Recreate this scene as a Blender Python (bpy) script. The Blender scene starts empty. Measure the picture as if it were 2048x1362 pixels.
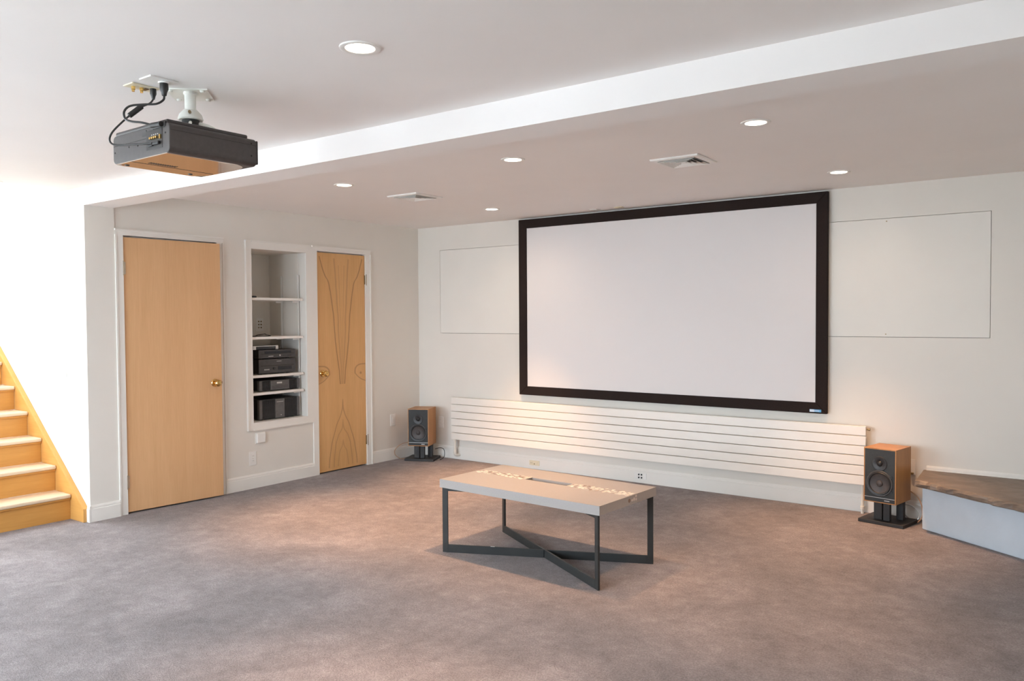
import bpy, math, random
from mathutils import Vector, Matrix
random.seed(7)
SC = bpy.context.scene
COL = SC.collection
PI = math.pi

# ------------------------------------------------------------------ camera
cam_d = bpy.data.cameras.new('camera')
cam = bpy.data.objects.new('camera', cam_d)
COL.objects.link(cam)
cam_d.sensor_width = 36.0
cam_d.lens = 1596.57 / 2048 * 36.0
cam_d.clip_start = 0.05
_fw = Vector((-0.59087552, 0.80624198, -0.02898237))
_rt = Vector((0.80666711, 0.59097725, -0.00583739))
_up = Vector((-0.01242158, 0.02682829, 0.99956288))
cam.matrix_world = Matrix(((_rt.x, _up.x, -_fw.x, 5.7357), (_rt.y, _up.y, -_fw.y, -6.1741),
                           (_rt.z, _up.z, -_fw.z, 1.4306), (0, 0, 0, 1)))
SC.camera = cam

# ------------------------------------------------------------------ sky and daylight
world = bpy.data.worlds.new('sky')
SC.world = world
world.use_nodes = True
bg = world.node_tree.nodes['Background']
bg.inputs['Color'].default_value = (0.755, 0.88, 1.0, 1)
bg.inputs['Strength'].default_value = 15.5

def portal(name, loc, rot, sx, sy):
    d = bpy.data.lights.new(name, 'AREA')
    d.shape = 'RECTANGLE'; d.size = sx; d.size_y = sy
    d.cycles.is_portal = True
    o = bpy.data.objects.new(name, d); COL.objects.link(o)
    o.location = loc; o.rotation_euler = rot
    return o
# openings of an unseen stair hall, shaped for daylight, and windows behind the camera
WIN_BACK = [(-0.1, 1.5, 0.35, 2.1), (2.4, 3.75, 0.5, 2.1)]
WIN_LEFT = [(-6.4, -5.1, 0.05, 4.0), (-4.95, -3.6, 0.05, 4.7)]
YB, XR, HC = -7.3, 6.4, 2.36
XH = -4.6                  # far side of the stair hall
SKYL = (-4.3, -1.7, -5.4, -3.6)
for (a, b, c, d) in WIN_BACK:
    portal('window_daylight', ((a+b)/2, YB-0.16, (c+d)/2), (PI/2, 0, 0), b-a, d-c)
for (a, b, c, d) in WIN_LEFT:
    portal('window_daylight', (XH-0.16, (a+b)/2, (c+d)/2), (0, -PI/2, 0), d-c, b-a)
a, b, c, d = SKYL
portal('skylight_daylight', ((a+b)/2, (c+d)/2, 5.12), (0, 0, 0), b-a, d-c)

vs = SC.view_settings
SC.display_settings.display_device = 'sRGB'
vs.view_transform = 'Standard'; vs.look = 'None'; vs.gamma = 1.0; vs.use_curve_mapping = False
vs.exposure = 0.58
SC.cycles.use_denoising = True
SC.cycles.max_bounces = 10
SC.cycles.diffuse_bounces = 7
SC.cycles.sample_clamp_indirect = 8.0
SC.cycles.caustics_reflective = False
SC.cycles.caustics_refractive = False

# ------------------------------------------------------------------ materials
def new_mat(name):
    m = bpy.data.materials.new(name); m.use_nodes = True
    nt = m.node_tree; b = nt.nodes['Principled BSDF']
    return m, nt, b
def inp(b, k, v):
    if k in b.inputs: b.inputs[k].default_value = v
def node(nt, t, **kw):
    n = nt.nodes.new(t)
    for k, v in kw.items(): setattr(n, k, v)
    return n
def coords(nt, scale=(1, 1, 1)):
    tc = node(nt, 'ShaderNodeTexCoord'); mp = node(nt, 'ShaderNodeMapping')
    mp.inputs['Scale'].default_value = scale
    nt.links.new(tc.outputs['Object'], mp.inputs['Vector'])
    return mp.outputs['Vector']
def noise(nt, vec, scale, detail=3, rough=0.5, dist=0.0):
    n = node(nt, 'ShaderNodeTexNoise')
    n.inputs['Scale'].default_value = scale; n.inputs['Detail'].default_value = detail
    n.inputs['Roughness'].default_value = rough; n.inputs['Distortion'].default_value = dist
    nt.links.new(vec, n.inputs['Vector'])
    return n.outputs['Fac']
def ramp(nt, fac, stops):
    r = node(nt, 'ShaderNodeValToRGB')
    e = r.color_ramp.elements
    while len(e) < len(stops): e.new(0.5)
    for i, (p, c) in enumerate(stops):
        e[i].position = p; e[i].color = (*c, 1)
    nt.links.new(fac, r.inputs['Fac'])
    return r.outputs['Color']
def math_(nt, op, a, b=None, c=None):
    n = node(nt, 'ShaderNodeMath', operation=op)
    for i, v in enumerate((a, b, c)):
        if v is None: continue
        if isinstance(v, (int, float)): n.inputs[i].default_value = v
        else: nt.links.new(v, n.inputs[i])
    return n.outputs[0]
def bump(nt, b, h, strength, dist=0.002):
    bp = node(nt, 'ShaderNodeBump')
    bp.inputs['Strength'].default_value = strength; bp.inputs['Distance'].default_value = dist
    nt.links.new(h, bp.inputs['Height']); nt.links.new(bp.outputs['Normal'], b.inputs['Normal'])
def vary(c, k): return tuple(min(1, x*k) for x in c)

def simple(name, col, rough=0.5, metal=0.0, var=0.05, scale=30, bmp=0.0, bscale=300, spec=0.5):
    m, nt, b = new_mat(name)
    v = coords(nt)
    f = noise(nt, v, scale, 3)
    nt.links.new(ramp(nt, f, [(0.3, vary(col, 1-var)), (0.7, vary(col, 1+var))]), b.inputs['Base Color'])
    inp(b, 'Roughness', rough); inp(b, 'Metallic', metal); inp(b, 'Specular IOR Level', spec)
    if bmp: bump(nt, b, noise(nt, v, bscale, 2), bmp)
    return m
def wood(name, c0, c1, axis='Z', rough=0.45, fine=26, spec=0.4):
    m, nt, b = new_mat(name)
    s = {'X': (0.06, 1, 1), 'Y': (1, 0.06, 1), 'Z': (1, 1, 0.06)}[axis]
    v = coords(nt, s)
    f1 = noise(nt, v, fine*4, 4, 0.6); f2 = noise(nt, v, fine*0.35, 2, 0.5, 0.6)
    f = math_(nt, 'ADD', math_(nt, 'MULTIPLY', f1, 0.45), math_(nt, 'MULTIPLY', f2, 0.55))
    nt.links.new(ramp(nt, f, [(0.3, c0), (0.7, c1)]), b.inputs['Base Color'])
    inp(b, 'Roughness', rough); inp(b, 'Specular IOR Level', spec)
    bump(nt, b, f1, 0.05, 0.001)
    return m
def emit(name, col, strength):
    m, nt, b = new_mat(name)
    inp(b, 'Base Color', (*col, 1)); inp(b, 'Emission Color', (*col, 1)); inp(b, 'Emission Strength', strength)
    return m

M = {}
M['wall'] = simple('wall_paint', (0.77, 0.74, 0.685), 0.6, var=0.012, scale=3, bmp=0.04, bscale=500, spec=0.2)
M['ceil'] = simple('ceiling_paint', (0.87, 0.84, 0.82), 0.65, var=0.012, scale=2, bmp=0.03, bscale=400, spec=0.2)
M['trim'] = simple('white_trim_paint', (0.82, 0.80, 0.755), 0.35, var=0.01, scale=5)
M['panel'] = simple('panel_paint', (0.79, 0.77, 0.72), 0.55, var=0.012, scale=3, bmp=0.03, spec=0.2)
M['plastic'] = simple('white_plastic', (0.83, 0.82, 0.79), 0.35, var=0.01)
M['cream'] = simple('cream_plastic', (0.78, 0.70, 0.52), 0.4, var=0.02)
M['radiator'] = simple('radiator_enamel', (0.84, 0.805, 0.75), 0.35, var=0.008, scale=4)
M['black'] = simple('black_plastic', (0.022, 0.021, 0.022), 0.45, var=0.15)
M['blackfelt'] = simple('black_velvet', (0.026, 0.018, 0.016), 0.9, var=0.25, scale=200, spec=0.15)
M['darkmetal'] = simple('dark_painted_steel', (0.020, 0.0215, 0.021), 0.5, var=0.12, scale=12, bmp=0.05)
M['standblack'] = simple('black_stand_paint', (0.022, 0.019, 0.018), 0.55, var=0.2, scale=18)
M['steel'] = simple('nickel_steel', (0.62, 0.56, 0.46), 0.28, 1.0, var=0.06)
M['brass'] = simple('polished_brass', (0.72, 0.47, 0.17), 0.16, 1.0, var=0.06)
M['oldbrass'] = simple('aged_brass', (0.30, 0.23, 0.13), 0.4, 1.0, var=0.15)
M['gold'] = simple('gold_plating', (0.85, 0.58, 0.20), 0.25, 1.0, var=0.05)
M['silver'] = simple('brushed_aluminium', (0.60, 0.59, 0.57), 0.35, 0.9, var=0.05)
M['screen'] = simple('screen_cloth', (0.76, 0.735, 0.73), 0.75, var=0.006, scale=2, spec=0.1)
M['projector'] = simple('projector_grey_plastic', (0.062, 0.053, 0.051), 0.42, var=0.08, scale=60, bmp=0.03, bscale=900)
M['projdark'] = simple('projector_dark_plastic', (0.030, 0.026, 0.025), 0.4, var=0.1)
M['mirror'] = simple('mirror_panel_carpet_tint', (0.62, 0.52, 0.45), 0.07, 1.0, var=0.02)  # mirror-like underside; the warm colour holds the carpet's reflection
M['equip'] = simple('hifi_black_metal', (0.022, 0.020, 0.020), 0.42, var=0.15, scale=40)
M['equipgrey'] = simple('hifi_grey_metal', (0.055, 0.053, 0.052), 0.45, var=0.1, scale=40)
M['fin'] = simple('heat_fin_metal', (0.045, 0.044, 0.044), 0.45, var=0.1, scale=40)
M['ampgrey'] = simple('amplifier_grey_metal', (0.115, 0.112, 0.110), 0.45, var=0.1, scale=40)
M['display'] = simple('dark_display_glass', (0.008, 0.008, 0.010), 0.12, var=0.1)
M['cone'] = simple('woofer_cone', (0.055, 0.045, 0.042), 0.5, var=0.12, scale=60)
M['rubber'] = simple('black_rubber', (0.018, 0.017, 0.017), 0.42, var=0.1)
M['baffle'] = simple('speaker_baffle', (0.024, 0.026, 0.026), 0.6, var=0.15, scale=100)
M['pipewhite'] = simple('white_pipe_paint', (0.78, 0.74, 0.66), 0.4, var=0.03)
M['mount'] = simple('white_mount_paint', (0.80, 0.795, 0.74), 0.4, var=0.02)
M['copper'] = simple('copper_cable_jacket', (0.42, 0.25, 0.15), 0.4, var=0.1)
M['blue'] = simple('blue_badge', (0.06, 0.33, 0.62), 0.3, var=0.08)
M['paleblue'] = simple('pale_blue_badge_print', (0.55, 0.66, 0.78), 0.3, var=0.05)
M['shadowgap'] = simple('dark_gap', (0.02, 0.018, 0.016), 0.9, var=0.1)
M['birch'] = wood('birch_veneer', (0.63, 0.36, 0.175), (0.72, 0.435, 0.225), 'Z', 0.5)
M['pine'] = wood('pine_riser', (0.50, 0.225, 0.050), (0.62, 0.31, 0.080), 'Y', 0.4)
M['oak'] = wood('tread_wood_toplit', (0.66, 0.50, 0.34), (0.76, 0.60, 0.43), 'Y', 0.35)  # paler than the risers, the light from above is in the colour
M['pineskirt'] = wood('pine_skirt', (0.53, 0.26, 0.065), (0.63, 0.33, 0.095), 'X', 0.4)
M['teak'] = wood('teak_veneer', (0.36, 0.155, 0.045), (0.50, 0.235, 0.075), 'Z', 0.38, 40)
M['tabletop'] = simple('stone_grey_laminate', (0.335, 0.315, 0.30), 0.45, var=0.03, scale=120)
M['shell'] = simple('pearl_inlay', (0.88, 0.80, 0.68), 0.25, var=0.1, scale=80)
M['shellpale'] = simple('pale_shell_inlay', (0.62, 0.56, 0.52), 0.3, var=0.1, scale=80)
M['shellbrown'] = simple('brown_shell_inlay', (0.20, 0.13, 0.09), 0.3, var=0.2, scale=80)
M['lamp'] = emit('lamp_diffuser_glow', (1.0, 0.86, 0.70), 7.0)
M['hearthpaint'] = simple('painted_brick_plinth', (0.54, 0.60, 0.66), 0.6, var=0.03, scale=8, bmp=0.5, bscale=60)

def mat_carpet():
    m, nt, b = new_mat('mauve_plush_carpet')
    v = coords(nt)
    big = noise(nt, v, 1.9, 6, 0.7, 0.3); mid = noise(nt, v, 14, 5, 0.75, 0.1)
    fine = noise(nt, v, 110, 4, 0.85)
    f = math_(nt, 'ADD', math_(nt, 'MULTIPLY', big, 0.55), math_(nt, 'MULTIPLY', mid, 0.45))
    base = ramp(nt, f, [(0.36, (0.150, 0.122, 0.120)), (0.5, (0.232, 0.192, 0.189)), (0.64, (0.335, 0.287, 0.284))])
    g = ramp(nt, fine, [(0.36, (0.62, 0.60, 0.60)), (0.5, (1.0, 1.0, 1.0)), (0.64, (1.40, 1.40, 1.42))])
    mx = node(nt, 'ShaderNodeMixRGB', blend_type='MULTIPLY'); mx.inputs[0].default_value = 1.0
    nt.links.new(base, mx.inputs[1]); nt.links.new(g, mx.inputs[2])
    nt.links.new(mx.outputs[0], b.inputs['Base Color'])
    inp(b, 'Roughness', 0.95); inp(b, 'Specular IOR Level', 0.08)
    inp(b, 'Sheen Weight', 0.25); inp(b, 'Sheen Roughness', 0.6)
    h = math_(nt, 'ADD', math_(nt, 'MULTIPLY', noise(nt, v, 180, 3, 0.7), 0.7), math_(nt, 'MULTIPLY', mid, 0.6))
    bump(nt, b, h, 0.9, 0.012)
    return m
M['carpet'] = mat_carpet()

def mat_slate():
    m, nt, b = new_mat('brown_slate')
    v = coords(nt)
    f = noise(nt, v, 5, 6, 0.65, 0.5)
    nt.links.new(ramp(nt, f, [(0.3, (0.115, 0.085, 0.065)), (0.55, (0.21, 0.155, 0.115)), (0.75, (0.25, 0.20, 0.165))]), b.inputs['Base Color'])
    inp(b, 'Roughness', 0.5)
    bump(nt, b, noise(nt, v, 14, 6, 0.7), 0.5, 0.01)
    return m
M['slate'] = mat_slate()

def mat_figured(w, h):
    """book-matched figured veneer: object x = across the leaf (0 = centre line), z = height"""
    m, nt, b = new_mat('book_matched_figured_veneer')
    tc = node(nt, 'ShaderNodeTexCoord'); sp = node(nt, 'ShaderNodeSeparateXYZ')
    nt.links.new(tc.outputs['Object'], sp.inputs[0])
    u0 = math_(nt, 'ABSOLUTE', sp.outputs['Y']); z = sp.outputs['Z']
    cb = node(nt, 'ShaderNodeCombineXYZ'); nt.links.new(u0, cb.inputs[0]); nt.links.new(z, cb.inputs[2])
    mp = node(nt, 'ShaderNodeMapping'); mp.inputs['Scale'].default_value = (1, 1, 0.07)
    nt.links.new(cb.outputs[0], mp.inputs['Vector'])
    grain = noise(nt, mp.outputs['Vector'], 60, 4, 0.6)
    broad = noise(nt, mp.outputs['Vector'], 9, 2, 0.5, 0.5)
    wob = noise(nt, cb.outputs[0], 6, 2, 0.5)
    u = math_(nt, 'ADD', u0, math_(nt, 'MULTIPLY', math_(nt, 'SUBTRACT', wob, 0.5), 0.02))
    zn = math_(nt, 'DIVIDE', z, h)
    lines = []
    def curve(pts, width, zlo, zhi, strength):
        fc = node(nt, 'ShaderNodeFloatCurve')
        c = fc.mapping.curves[0]
        while len(c.points) < len(pts): c.points.new(0.5, 0.5)
        for p, (px, py) in zip(c.points, pts): p.location = (px, py)
        fc.mapping.use_clip = False
        fc.mapping.update()
        nt.links.new(zn, fc.inputs['Value'])
        d = math_(nt, 'ABSOLUTE', math_(nt, 'SUBTRACT', u, math_(nt, 'MULTIPLY', fc.outputs[0], 0.3)))
        s = math_(nt, 'SUBTRACT', 1.0, math_(nt, 'DIVIDE', d, width)); s = math_(nt, 'MAXIMUM', s, 0.0)
        s = math_(nt, 'MULTIPLY', s, math_(nt, 'GREATER_THAN', zn, zlo))
        s = math_(nt, 'MULTIPLY', s, math_(nt, 'LESS_THAN', zn, zhi))
        lines.append(math_(nt, 'MULTIPLY', s, strength))
    # upper V: wide at the top, closing to the centre
    curve([(0.0, 0.0), (0.42, 0.10), (0.60, 0.26), (0.76, 0.38), (0.86, 0.50), (0.90, 0.66), (1.0, 0.92)], 0.010, 0.40, 0.985, 0.80)
    curve([(0.0, 0.0), (0.40, 0.02), (0.62, 0.12), (0.80, 0.20), (1.0, 0.30)], 0.014, 0.40, 0.98, 0.38)
    curve([(0.0, 0.0), (0.50, 0.0), (0.70, 0.06), (1.0, 0.12)], 0.010, 0.45, 0.95, 0.25)
    # lower arches
    curve([(0.0, 0.60), (0.10, 0.50), (0.20, 0.30), (0.315, 0.0), (1.0, 0.0)], 0.009, 0.02, 0.33, 0.60)
    curve([(0.0, 0.38), (0.09, 0.34), (0.16, 0.20), (0.22, 0.0), (1.0, 0.0)], 0.010, 0.02, 0.235, 0.42)
    curve([(0.0, 0.22), (0.08, 0.16), (0.13, 0.0), (1.0, 0.0)], 0.010, 0.02, 0.14, 0.35)
    # knots beside the lock height
    kz = math_(nt, 'DIVIDE', math_(nt, 'SUBTRACT', z, 0.905), 0.085)
    ku = math_(nt, 'DIVIDE', math_(nt, 'SUBTRACT', u, 0.275), 0.115)
    ku = math_(nt, 'ADD', ku, math_(nt, 'MULTIPLY', math_(nt, 'MINIMUM', kz, 0.0), 0.8))
    rr = math_(nt, 'SQRT', math_(nt, 'ADD', math_(nt, 'POWER', math_(nt, 'ABSOLUTE', kz), 3.0), math_(nt, 'POWER', math_(nt, 'ABSOLUTE', ku), 3.0)))
    ring = math_(nt, 'MAXIMUM', math_(nt, 'SUBTRACT', 1.0, math_(nt, 'DIVIDE', math_(nt, 'ABSOLUTE', math_(nt, 'SUBTRACT', rr, 1.0)), 0.16)), 0.0)
    lines.append(math_(nt, 'MULTIPLY', ring, 0.6))
    kd = math_(nt, 'SQRT', math_(nt, 'ADD', math_(nt, 'POWER', math_(nt, 'SUBTRACT', z, 0.905), 2.0), math_(nt, 'POWER', math_(nt, 'SUBTRACT', u, 0.235), 2.0)))
    lines.append(math_(nt, 'MULTIPLY', math_(nt, 'MAXIMUM', math_(nt, 'SUBTRACT', 1.0, math_(nt, 'DIVIDE', kd, 0.018)), 0.0), 0.8))
    tot = lines[0]
    for l in lines[1:]: tot = math_(nt, 'MAXIMUM', tot, l)
    f = math_(nt, 'ADD', math_(nt, 'MULTIPLY', grain, 0.45), math_(nt, 'MULTIPLY', broad, 0.55))
    base = ramp(nt, f, [(0.3, (0.62, 0.345, 0.13)), (0.7, (0.75, 0.44, 0.19))])
    mx = node(nt, 'ShaderNodeMixRGB')
    nt.links.new(tot, mx.inputs[0]); nt.links.new(base, mx.inputs[1])
    mx.inputs[2].default_value = (0.27, 0.135, 0.05, 1)
    nt.links.new(mx.outputs[0], b.inputs['Base Color'])
    inp(b, 'Roughness', 0.42); inp(b, 'Specular IOR Level', 0.4)
    return m

def mat_glass():
    m = bpy.data.materials.new('window_glass'); m.use_nodes = True
    nt = m.node_tree; nt.nodes.clear()
    out = node(nt, 'ShaderNodeOutputMaterial'); mix = node(nt, 'ShaderNodeMixShader')
    t = node(nt, 'ShaderNodeBsdfTransparent'); g = node(nt, 'ShaderNodeBsdfGlossy')
    g.inputs['Roughness'].default_value = 0.02
    mix.inputs[0].default_value = 0.06
    nt.links.new(t.outputs[0], mix.inputs[1]); nt.links.new(g.outputs[0], mix.inputs[2])
    nt.links.new(mix.outputs[0], out.inputs['Surface'])
    return m
M['glass'] = mat_glass()
M['bounceground'] = simple('pale_bounce_ground', (0.66, 0.65, 0.62), 0.8, var=0.08, scale=4)  # for the unseen outdoor ground, kept pale to throw daylight indoors

# ------------------------------------------------------------------ mesh helpers
def chain(o):
    m = Matrix.Identity(4)
    while o:
        m = o.matrix_basis @ m
        o = o.parent
    return m

class MB:
    def __init__(s): s.v = []; s.f = []
    def add(s, vs, fs):
        n = len(s.v); s.v += [Vector(v) for v in vs]; s.f += [tuple(i+n for i in f) for f in fs]; return s
    def box(s, x0, x1, y0, y1, z0, z1, mt=None):
        vs = [Vector((x, y, z)) for z in (z0, z1) for y in (y0, y1) for x in (x0, x1)]
        if mt: vs = [mt @ v for v in vs]
        return s.add(vs, [(0, 2, 3, 1), (4, 5, 7, 6), (0, 1, 5, 4), (2, 6, 7, 3), (0, 4, 6, 2), (1, 3, 7, 5)])
    def lathe(s, o, ax, prof, n=24, cap=True):
        """prof = [(r, t)], t along the axis from o"""
        ax = Vector(ax).normalized(); o = Vector(o)
        e1 = ax.orthogonal().normalized(); e2 = ax.cross(e1)
        vs = []; fs = []
        for r, t in prof:
            for k in range(n):
                a = 2*PI*k/n
                vs.append(o + ax*t + e1*(r*math.cos(a)) + e2*(r*math.sin(a)))
        for i in range(len(prof)-1):
            for k in range(n):
                k2 = (k+1) % n
                fs.append((i*n+k, i*n+k2, (i+1)*n+k2, (i+1)*n+k))
        if cap:
            if prof[0][0] > 1e-6: fs.append(tuple(reversed(range(n))))
            if prof[-1][0] > 1e-6: fs.append(tuple((len(prof)-1)*n+k for k in range(n)))
        return s.add(vs, fs)
    def cyl(s, p0, p1, r, n=16, r2=None):
        p0, p1 = Vector(p0), Vector(p1)
        return s.lathe(p0, p1-p0, [(r, 0), (r if r2 is None else r2, (p1-p0).length)], n)
    def tube(s, pts, r, n=8, smooth=6):
        pts = [Vector(p) for p in pts]
        path = []
        P = [pts[0]] + pts + [pts[-1]]
        for i in range(1, len(P)-2):
            for k in range(smooth):
                t = k/smooth
                a, b, c, d = P[i-1], P[i], P[i+1], P[i+2]
                path.append(0.5*((2*b)+(c-a)*t+(2*a-5*b+4*c-d)*t*t+(3*b-a-3*c+d)*t**3))
        path.append(pts[-1])
        vs = []; fs = []; e = None
        for i, p in enumerate(path):
            tg = (path[min(i+1, len(path)-1)] - path[max(i-1, 0)]).normalized()
            if e is None: e = tg.orthogonal().normalized()
            e = (e - tg*e.dot(tg)).normalized(); e2 = tg.cross(e)
            for k in range(n):
                a = 2*PI*k/n; vs.append(p + e*(r*math.cos(a)) + e2*(r*math.sin(a)))
        for i in range(len(path)-1):
            for k in range(n):
                k2 = (k+1) % n; fs.append((i*n+k, i*n+k2, (i+1)*n+k2, (i+1)*n+k))
        fs.append(tuple(reversed(range(n)))); fs.append(tuple((len(path)-1)*n+k for k in range(n)))
        return s.add(vs, fs)
    def prism(s, poly, d0, d1, fn):
        """poly = 2D points (counter-clockwise), fn(a, b, d) -> 3D point"""
        n = len(poly)
        vs = [fn(a, b, d0) for a, b in poly] + [fn(a, b, d1) for a, b in poly]
        fs = [tuple(reversed(range(n))), tuple(range(n, 2*n))] + [(i, (i+1) % n, n+(i+1) % n, n+i) for i in range(n)]
        return s.add(vs, fs)
    def xf(s, mt):
        s.v = [mt @ v for v in s.v]; return s
    def build(s, name, mat, parent=None, world=True, bevel=0.0, seg=2, smooth=False):
        me = bpy.data.meshes.new(name)
        vs = s.v; loc = None
        if parent is not None:
            if world:
                inv = chain(parent).inverted(); vs = [inv @ v for v in vs]
        else:
            xs = [v.x for v in vs]; ys = [v.y for v in vs]; zs = [v.z for v in vs]
            loc = Vector(((min(xs)+max(xs))/2, (min(ys)+max(ys))/2, min(zs)))
            vs = [v - loc for v in vs]
        me.from_pydata([tuple(v) for v in vs], [], s.f)
        me.update()
        import bmesh
        bm = bmesh.new(); bm.from_mesh(me)
        bmesh.ops.recalc_face_normals(bm, faces=bm.faces[:])
        bm.to_mesh(me); bm.free()
        me.materials.append(M[mat] if isinstance(mat, str) else mat)
        o = bpy.data.objects.new(name, me); COL.objects.link(o)
        if parent is not None: o.parent = parent
        else: o.location = loc
        if bevel:
            md = o.modifiers.new('bevel', 'BEVEL'); md.width = bevel; md.segments = seg
            md.limit_method = 'ANGLE'; md.angle_limit = math.radians(40)
        if smooth:
            for p in me.polygons: p.use_smooth = True
            try: me.set_sharp_from_angle(angle=math.radians(35))
            except Exception: pass
        return o

def tag(o, label, cat, group=None, kind=None):
    o['label'] = label; o['category'] = cat
    if group: o['group'] = group
    if kind: o['kind'] = kind
    return o
def thing(name, label, cat, loc=(0, 0, 0), rz=0.0, group=None, kind=None):
    o = bpy.data.objects.new(name, None); COL.objects.link(o)
    o.empty_display_size = 0.1
    o.location = loc; o.rotation_euler = (0, 0, rz)
    return tag(o, label, cat, group, kind)
def bx(*a): return MB().box(*a)
def copy_part(o, parent, dx=(0, 0, 0)):
    c = o.copy(); COL.objects.link(c); c.parent = parent
    c.location = o.location + Vector(dx)
    return c

def holed(a0, a1, b0, b1, holes, d0, d1, fn):
    """slab in (a,b) with rectangular holes, thickness d0..d1"""
    A = sorted({a0, a1, *[h[0] for h in holes], *[h[1] for h in holes]})
    B = sorted({b0, b1, *[h[2] for h in holes], *[h[3] for h in holes]})
    A = [x for x in A if a0 <= x <= a1]; B = [x for x in B if b0 <= x <= b1]
    def solid(i, j):
        if i < 0 or j < 0 or i >= len(A)-1 or j >= len(B)-1: return False
        ca, cb = (A[i]+A[i+1])/2, (B[j]+B[j+1])/2
        return not any(h[0] < ca < h[1] and h[2] < cb < h[3] for h in holes)
    m = MB()
    for i in range(len(A)-1):
        for j in range(len(B)-1):
            if not solid(i, j): continue
            p = [(A[i], B[j]), (A[i+1], B[j]), (A[i+1], B[j+1]), (A[i], B[j+1])]
            m.add([fn(*q, d1) for q in p], [(0, 1, 2, 3)]); m.add([fn(*q, d0) for q in p], [(3, 2, 1, 0)])
            for di, dj, (q, r) in ((-1, 0, (0, 3)), (1, 0, (1, 2)), (0, -1, (0, 1)), (0, 1, (3, 2))):
                if not solid(i+di, j+dj):
                    m.add([fn(*p[q], d0), fn(*p[r], d0), fn(*p[r], d1), fn(*p[q], d1)], [(0, 1, 2, 3)])
    return m
onX = lambda a, b, d: Vector((d, a, b))     # wall with a = y, b = z
onY = lambda a, b, d: Vector((a, d, b))     # wall with a = x, b = z
onZ = lambda a, b, d: Vector((a, b, d))     # slab with a = x, b = y

# ------------------------------------------------------------------ the room
YS = -3.418                # stair wall / beam front plane
D1 = (-3.148, -2.380); D2 = (-1.357, -0.757)   # door openings on the left wall
N0, N1, NB, NT = -2.054, -1.482, 0.552, 2.019  # alcove opening
tag(bx(-0.15, XR, YB, 0, -0.1, 0).build('floor', 'carpet'), 'mauve brown plush carpet covering the whole floor', 'floor', kind='structure')
tag(holed(-4.75, -0.15, YB, YS, [], -0.1, 0, onZ).build('floor', 'carpet'), 'carpet in front of and under the wooden stairs', 'floor', kind='structure')
tag(holed(-0.55, XR, YB, 0.1, [(-0.56, -0.15, YS, 0.2)], HC, HC+0.15, onZ).build('ceiling', 'ceil'),
    'smooth white ceiling with recessed lights', 'ceiling', kind='structure')
# left wall with two door openings and the alcove
tag(holed(YS, 0.0, 0.0, HC, [(*D1, -0.01, 2.045), (*D2, -0.01, 2.045), (N0, N1, NB, NT)], -0.10, 0.0, onX).build('wall_left', 'wall'),
    'white wall with two wooden doors and the equipment alcove', 'wall', kind='structure')
tag(bx(0.0, 0.012, YS, -3.2072, 0, 2.2336).build('trim_1', 'wall'), 'narrow white pier beside the stairs carrying the beam end', 'pier', kind='structure')
# screen wall with two flush access panels
PZ0, PZ1 = 1.275, 2.118
gaps = []
PAN = [(0.303, 2.10), (3.40, 5.161)]
wb = holed(-0.1, XR, 0.0, HC, [(a-0.002, b+0.002, PZ0-0.002, PZ1+0.002) for a, b in PAN], 0.0, 0.1, onY).build('wall_back', 'wall')
tag(wb, 'white end wall behind the projection screen', 'wall', kind='structure')
for i, (a, b) in enumerate(PAN):
    dd = 0.0006 if i == 0 else -0.0008
    pn = bx(a+0.001, b-0.001, dd, 0.02, PZ0+0.001, PZ1-0.001).build('panel', 'panel', wb)
    pn['label'] = 'flush white cover panel %s of the screen' % ('left' if i == 0 else 'right')
    bx(a-0.002, b+0.002, 0.03, 0.04, PZ0-0.002, PZ1+0.002).build('backing', 'shadowgap', wb)
    for sx in ([] if i == 0 else [4.52]):
        for sz in (PZ1-0.02, PZ0+0.02):
            MB().cyl((sx, dd-0.0008, sz), (sx, dd+0.004, sz), 0.0045, 10).build('screw', 'oldbrass', pn)
# far side of the room, out of the picture: windows that give the daylight
holes = WIN_BACK
wf = holed(-4.75, XR+0.15, 0.0, 5.0, holes + [(-0.45, XR+1, HC, 6.0)], YB-0.15, YB, onY).build('wall_front', 'wall')
tag(wf, 'white wall with windows behind the viewer', 'wall', kind='structure')
tag(bx(XR, XR+0.15, YB, 0.1, 0, HC).build('wall_right', 'wall'), 'white wall on the hearth side', 'wall', kind='structure')
tag(holed(YB, YS+0.1, 0.0, 5.0, WIN_LEFT, XH-0.15, XH, onX).build('wall_hall', 'wall'), 'unseen tall glazed wall of the stair hall', 'wall', kind='structure')
def window(n, a, b, z0, z1, fn, d0, label):
    w = thing('window_%d' % n, label, 'window', fn((a+b)/2, z0, d0), kind='structure')
    m = MB()
    t = 0.05
    def fb(p, q, r, s):
        m.prism([(p, r), (q, r), (q, s), (p, s)], d0, d0+0.06, fn)
    fb(a, a+t, z0, z1); fb(b-t, b, z0, z1); fb(a+t, b-t, z0, z0+t); fb(a+t, b-t, z1-t, z1); fb((a+b)/2-t/2, (a+b)/2+t/2, z0+t, z1-t)
    m.build('window_frame', 'trim', w)
    for p, q in ((a+t, (a+b)/2-t/2), ((a+b)/2+t/2, b-t)):
        MB().prism([(p, z0+t), (q, z0+t), (q, z1-t), (p, z1-t)], d0+0.027, d0+0.033, fn).build('pane', 'glass', w)
for i, (a, b, c, d) in enumerate(WIN_BACK):
    window(i+1, a, b, c, d, onY, YB-0.12, 'unseen window in the wall behind the viewer, %s' % ('nearer the stairs' if i == 0 else 'nearer the hearth side'))
for i, w in enumerate(WIN_LEFT):
    window(3+i, *w, onX, XH-0.12, 'unseen tall window of the stair hall, %s' % ('farther from the stairs' if i == 0 else 'beside the stairs'))
tag(bx(-16, 18, -20, YB-0.15, -0.2, -0.08).build('reflector', 'bounceground'), 'unseen ground terrace outside the windows', 'reflector', kind='structure')  # ground added out of view to bounce daylight up to the ceiling
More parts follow.
